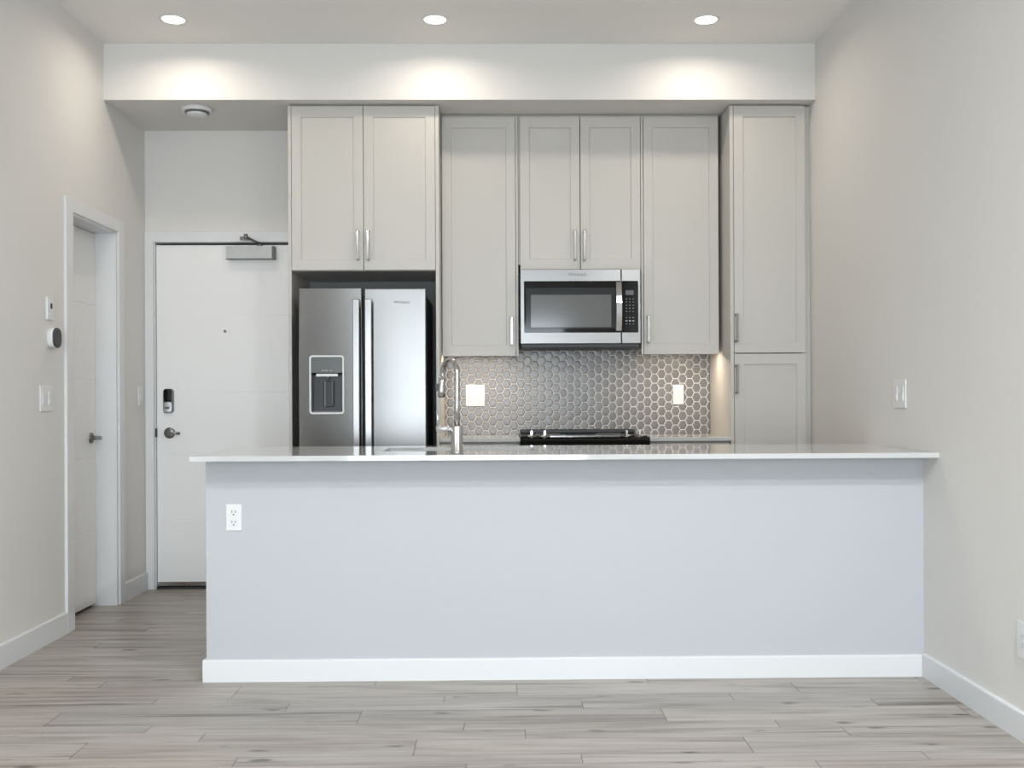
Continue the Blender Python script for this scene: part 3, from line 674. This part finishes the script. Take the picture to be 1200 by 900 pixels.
    bm = B(); box(bm, dx0+0.0125, dx1-0.0125, yf+0.004, yf+0.0355, dz0+0.0034, dz0+0.014, 0.001); obj('drip_tray', bm, GREYP, cv)
    text('dispenser_lettering', 'WATER   ICE', 0.010, (-0.962, yf-0.0006+0.001, 1.349), LGTXT, ld, 0.0006)
    text('brand_lettering', 'Whirlpool', 0.021, (-0.540, yf-0.0008, 1.731), DARKTXT, rd)
refrigerator()

# ------------------------------------------------------------------ peninsula
PT = 0.9586
struct('wall_peninsula', box(B(), PX0, XR, PY0, PY0+0.09, 0, PT-0.0215), mat('peninsula_daylight_tint', (0.475, 0.487, 0.505), 0.6, spec=0.35, bump=((120,)*3, 0.05, 0.001)))  # wall paint with the cool daylight tint put into its colour
bm = B(); board(bm, PX0-0.013, XR-0.0005, PY0-0.014, PY0-0.0003, 0.093, 'y-'); box(bm, PX0-0.013, PX0-0.0003, PY0-0.0002, PY0+0.09, 0, 0.093)
struct('baseboard_peninsula', bm, TRIM)
# countertop with a sink cut-out
SX0, SX1, SY0, SY1 = -0.515, 0.16, 4.44, 4.77
CX0, CX1, CY0, CY1 = -1.256, XR-0.001, 4.104, 4.915
bm = B()
def counter_with_hole(bm, z0, z1):
    xs = [CX0, SX0, SX1, CX1]; ys = [CY0, SY0, SY1, CY1]
    g = {(i, j, k): bm.verts.new((xs[i], ys[j], (z0, z1)[k])) for i in range(4) for j in range(4) for k in range(2)}
    for i in range(3):
        for j in range(3):
            if (i, j) == (1, 1): continue
            for k in range(2): bm.faces.new((g[i,j,k], g[i+1,j,k], g[i+1,j+1,k], g[i,j+1,k]))
    def side(a, b): bm.faces.new((g[a[0],a[1],0], g[b[0],b[1],0], g[b[0],b[1],1], g[a[0],a[1],1]))
    for i in range(3): side((i,0),(i+1,0)); side((i,3),(i+1,3)); side((0,i),(0,i+1)); side((3,i),(3,i+1))
    side((1,1),(2,1)); side((1,2),(2,2)); side((1,1),(1,2)); side((2,1),(2,2))
    es = [e for e in bm.edges if all(abs(v.co.z-z1) < 1e-6 for v in e.verts) and (all(abs(v.co.y-CY0) < 1e-6 for v in e.verts) or all(abs(v.co.x-CX0) < 1e-6 for v in e.verts) or all(abs(v.co.y-CY1) < 1e-6 for v in e.verts))]
    bmesh.ops.bevel(bm, geom=es, offset=0.002, segments=2, affect='EDGES', profile=0.5)
counter_with_hole(bm, PT-0.021, PT)
obj('countertop', bm, QUARTZ, None, (0.25, 4.5, PT), 'long white quartz peninsula countertop overhanging the pale half wall', 'countertop')
# undermount sink
bm = B(); z1 = PT-0.0215; z0 = z1-0.20; a = 0.006
for A in ((SX0-a-0.012, SX0-a, SY0-a-0.012, SY1+a+0.012), (SX1+a, SX1+a+0.012, SY0-a-0.012, SY1+a+0.012)): box(bm, A[0], A[1], A[2], A[3], z0, z1)
for A in ((SX0-a, SX1+a, SY0-a-0.012, SY0-a), (SX0-a, SX1+a, SY1+a, SY1+a+0.012)): box(bm, A[0], A[1], A[2], A[3], z0, z1)
box(bm, SX0-a-0.012, SX1+a+0.012, SY0-a-0.012, SY1+a+0.012, z0-0.004, z0)
sk = empty('sink', (-0.178, 4.6, z0), 'stainless undermount sink set in the peninsula countertop', 'sink'); obj('basin', bm, STEEL, sk)
bm = B(); lathe(bm, [(0.045, 0.0), (0.043, 0.003), (0.02, 0.001), (0, 0.001)], (-0.178, 4.6, z0), 'z', 32); obj('drain', bm, CHROME, sk)
# cabinets on the kitchen side of the peninsula
xs = [PX0+0.01, -0.560, 0.210, 0.85, XR-0.01]
lbs = ['pale grey peninsula cabinet nearest the entry door', 'pale grey cabinet under the peninsula sink', 'pale grey peninsula cabinet between sink unit and end cabinet', 'pale grey peninsula cabinet against the right wall']
for i in range(4):
    x0, x1 = xs[i]+0.001, xs[i+1]-0.001; y1 = 4.88
    t = empty('peninsula_cabinet', ((x0+x1)/2, 4.6, 0), lbs[i], 'cabinet', 'cabinets on the kitchen side of the peninsula')
    bm = B(); ya, yb2, zt = PY0+0.092, y1-0.022, PT-0.024
    box(bm, x0, x0+0.018, ya, yb2, 0.09, zt); box(bm, x1-0.018, x1, ya, yb2, 0.09, zt); box(bm, x0+0.018, x1-0.018, ya, yb2, 0.09, 0.108); box(bm, x0+0.018, x1-0.018, ya, ya+0.008, 0.108, zt)
    obj('body', bm, CAB, t)
    obj('toe_kick', box(B(), x0, x1, yb2-0.06, yb2-0.045, 0, 0.089), CAB, t)
    xm = (x0+x1)/2
    for a0, a1, hx in ((x0+0.002, xm-0.0015, xm-0.03), (xm+0.0015, x1-0.002, xm+0.03)):
        knobless_door(t, a0, a1, 0.095, PT-0.030, y1, (hx, 0.70, 0.87), s=-1)

# faucet
def faucet():
    bx, by = -0.177, 4.275
    t = empty('faucet', (bx, by, PT), 'tall stainless gooseneck kitchen faucet with pull-down spray', 'faucet')
    bm = B(); lathe(bm, [(0, 0), (0.0275, 0), (0.0275, 0.004), (0.0255, 0.006), (0.0255, 0.112), (0.024, 0.115), (0, 0.115)], (bx, by, PT), 'z', 40)
    obj('body', bm, FAUCETM, t)
    bm = B(); pts = [(bx, by, PT+0.112), (bx+0.001, by, PT+0.20), (bx+0.002, by, 1.292)]
    # arc leans towards the sink and slightly left
    r = 0.070; dx, dy = -0.072, 0.19
    for i in range(1, 25):
        f = PI*i/24; s = (1-math.cos(f))/2
        pts.append((bx+0.002+dx*s, by+dy*s, 1.292+0.069*math.sin(f)))
    ex, ey = pts[-1][0], pts[-1][1]
    pts.append((ex-0.002, ey, 1.285))
    radii = [0.0118]*len(pts)
    tube(bm, pts, 0.0118, 22, radii=radii); obj('spout', bm, FAUCETM, t)
    bm = B(); tube(bm, [(ex-0.002, ey, 1.288), (ex-0.003, ey, 1.262), (ex-0.005, ey, 1.225), (ex-0.006, ey, 1.198)], 0.014, 24, radii=[0.0135, 0.015, 0.0165, 0.0175]); sh = obj('spray_head', bm, FAUCETM, t)
    bm = B(); rbox(bm, ex-0.030, ex-0.015, ey-0.010, ey+0.004, 1.222, 1.255, 0.004); obj('spray_button', bm, BLACKP, sh)
    bm = B(); lathe(bm, [(0.0135, -0.0005), (0.012, -0.004), (0, -0.003)], (ex-0.006, ey, 1.198), 'z', 24); obj('aerator', bm, BLACKP, sh)
    bm = B(); cyl(bm, (bx-0.022, by, 1.061), (bx-0.088, by, 1.061), 0.0135, 0.0135, 28); hb = obj('handle', bm, CHROME, t)
    bm = B(); cyl(bm, (bx-0.080, by, 1.070), (bx-0.083, by, 1.140), 0.0052, 0.0046, 16); obj('lever', bm, CHROME, hb)
faucet()

# ------------------------------------------------------------------ switches, outlets, wall devices
def rocker_plate_x(x, s, y0, y1, z0, z1, n, label, cat, kind='switch', group=None):
    """plate on a wall facing +x (s=1) or -x (s=-1)"""
    t = empty('light_switch' if kind == 'switch' else 'wall_outlet', (x, (y0+y1)/2, (z0+z1)/2), label, cat, group)
    a, b = sorted((x, x+s*0.006)); bm = B(); box(bm, a, b, y0, y1, z0, z1, 0.0025, 2); obj('plate', bm, WHITEP, t)
    w_ = (y1-y0)/n; h = z1-z0
    for i in range(n):
        c = y0+w_*(i+0.5)
        a, b = sorted((x+s*0.005, x+s*0.0085)); bm = B(); box(bm, a, b, c-0.0160, c+0.0160, z0+h*0.24, z1-h*0.24, 0.0010)
        if kind == 'switch': ins = obj('rocker', bm, TRIM, t)
        else:
            for zz in (z0+h*0.38, z0+h*0.62):
                a, b = sorted((x+s*0.0082, x+s*0.0088))
                box(bm, a, b, c-0.006, c-0.0045, zz-0.003, zz+0.005, mi=1); box(bm, a, b, c+0.0045, c+0.006, zz-0.003, zz+0.004, mi=1); box(bm, a, b, c-0.002, c+0.002, zz-0.009, zz-0.006, mi=1)
            obj('receptacle', bm, [TRIM, GREYP], t)
        if kind == 'switch':
            bm = B(); a, b = sorted((x+s*0.008, x+s*0.0105)); box(bm, a, b, c-0.0125, c+0.0125, z0+h*0.29, z0+h*0.50, 0.001); obj('rocker_tip', bm, WHITEP, ins)
    return t
rocker_plate_x(XL, 1, 4.888, 5.022, 1.135, 1.261, 2, 'white double light switch on the left wall under the round thermostat', 'light switch')
rocker_plate_x(XL, 1, 6.215, 6.297, 1.155, 1.272, 1, 'white single light switch between inner door and entry door', 'light switch')
rocker_plate_x(XR, -1, 4.434, 4.572, 1.137, 1.266, 2, 'white double light switch on the right wall above the countertop', 'light switch')
rocker_plate_x(XR, -1, 3.400, 3.482, 0.284, 0.411, 1, 'white low wall outlet on the right wall at the picture edge', 'outlet', 'outlet')
# slim sensor plate with dark window
t = empty('wall_sensor', (XL, 4.993, 1.64), 'slim white wall control with a small dark window above the thermostat', 'wall control')
obj('plate', box(B(), XL, XL+0.012, 4.956, 5.028, 1.584, 1.697, 0.003), WHITEP, t)
bm = B(); rbox(bm, XL+0.0115, XL+0.014, 4.987, 5.005, 1.640, 1.668, 0.007, axis='x'); obj('sensor_window', bm, BLACKP, t)
bm = B(); rbox(bm, XL+0.0115, XL+0.0135, 4.984, 5.004, 1.600, 1.618, 0.006, axis='x'); obj('button', bm, TRIM, t)
# round thermostat
t = empty('thermostat', (XL, 5.01, 1.498), 'round thermostat with white rim and dark face on the left wall', 'thermostat')
def disc(bm, x, cy, cz, ry, rz, prof, n=48, e=0.62):
    rings = []
    for s, h in prof:
        ring = []
        for i in range(n):
            a = 2*PI*i/n; c, d = math.cos(a), math.sin(a)
            u = math.copysign(abs(c)**e, c); v = math.copysign(abs(d)**e, d)
            ring.append(bm.verts.new((x+h, cy+u*ry*s, cz+v*rz*s)))
        rings.append(ring)
    for p, q in zip(rings, rings[1:]):
        for i in range(n):
            f = bm.faces.new((p[i], p[(i+1)%n], q[(i+1)%n], q[i])); f.smooth = True
    bm.faces.new(rings[0]); bm.faces.new(rings[-1])
bm = B(); disc(bm, XL, 5.01, 1.498, 0.046, 0.050, [(0.93, 0), (1, 0.004), (1, 0.026), (0.97, 0.030)], e=0.8); obj('rim', bm, WHITEP, t)
bm = B(); disc(bm, XL, 5.01, 1.498, 0.0455, 0.0505, [(0.95, 0.0302), (0.99, 0.034), (0.95, 0.038), (0.8, 0.040)], e=0.8); obj('face', bm, mat('thermostat_dark_face', (0.045, 0.045, 0.045), 0.5, var=((9,)*3, 0.05)), t)

def plate_y(name, x0, x1, z0, z1, y, gangs, label, cat):
    """plates facing -y; gangs: list of 'duplex' | 'outlet' | 'switch'"""
    t = empty(name, ((x0+x1)/2, y, (z0+z1)/2), label, cat)
    obj('plate', box(B(), x0, x1, y-0.006, y, z0, z1, 0.0025, 2), WHITEP, t)
    w_ = (x1-x0)/len(gangs); h = z1-z0
    for i, g in enumerate(gangs):
        c = x0+w_*(i+0.5)
        if g == 'duplex':
            for zz in (z0+h*0.31, z0+h*0.69):
                bm = B(); rbox(bm, c-0.017, c+0.017, y-0.0085, y-0.005, zz-0.0165, zz+0.0165, 0.010)
                box(bm, c-0.0085, c-0.0055, y-0.0089, y-0.0083, zz-0.001, zz+0.008, mi=1); box(bm, c+0.0055, c+0.0085, y-0.0089, y-0.0083, zz-0.001, zz+0.007, mi=1); cyl(bm, (c, y-0.0083, zz-0.009), (c, y-0.0089, zz-0.009), 0.0032, n=12, mi=1)
                obj('receptacle', bm, [TRIM, BLACKP], t)
        else:
            bm = B(); box(bm, c-0.0160, c+0.0160, y-0.0085, y-0.005, z0+h*0.22, z1-h*0.22, 0.001)
            if g == 'outlet':
                for zz in (z0+h*0.36, z0+h*0.64):
                    box(bm, c-0.0065, c-0.0045, y-0.0089, y-0.0083, zz, zz+0.008, mi=1); box(bm, c+0.0045, c+0.0065, y-0.0089, y-0.0083, zz, zz+0.007, mi=1); cyl(bm, (c, y-0.0083, zz-0.006), (c, y-0.0089, zz-0.006), 0.0028, n=12, mi=1)
                obj('receptacle', bm, [TRIM, GREYTXT], t)
            else:
                r = obj('rocker', bm, TRIM, t)
                obj('rocker_tip', box(B(), c-0.012, c+0.012, y-0.0105, y-0.008, z0+h*0.28, z0+h*0.50, 0.001), WHITEP, r)
plate_y('wall_outlet', -1.151, -1.084, 0.636, 0.748, PY0, ['duplex'], 'white outlet on the left end of the peninsula half wall', 'outlet')
plate_y('wall_outlet', -0.206, -0.086, 1.140, 1.275, YB-0.0098, ['switch', 'outlet'], 'white double plate with switch and outlet on the tiles beside the faucet', 'outlet')
plate_y('wall_outlet', 1.101, 1.170, 1.145, 1.270, YB-0.0098, ['outlet'], 'white single outlet on the hexagon tiles left of the pantry', 'outlet')
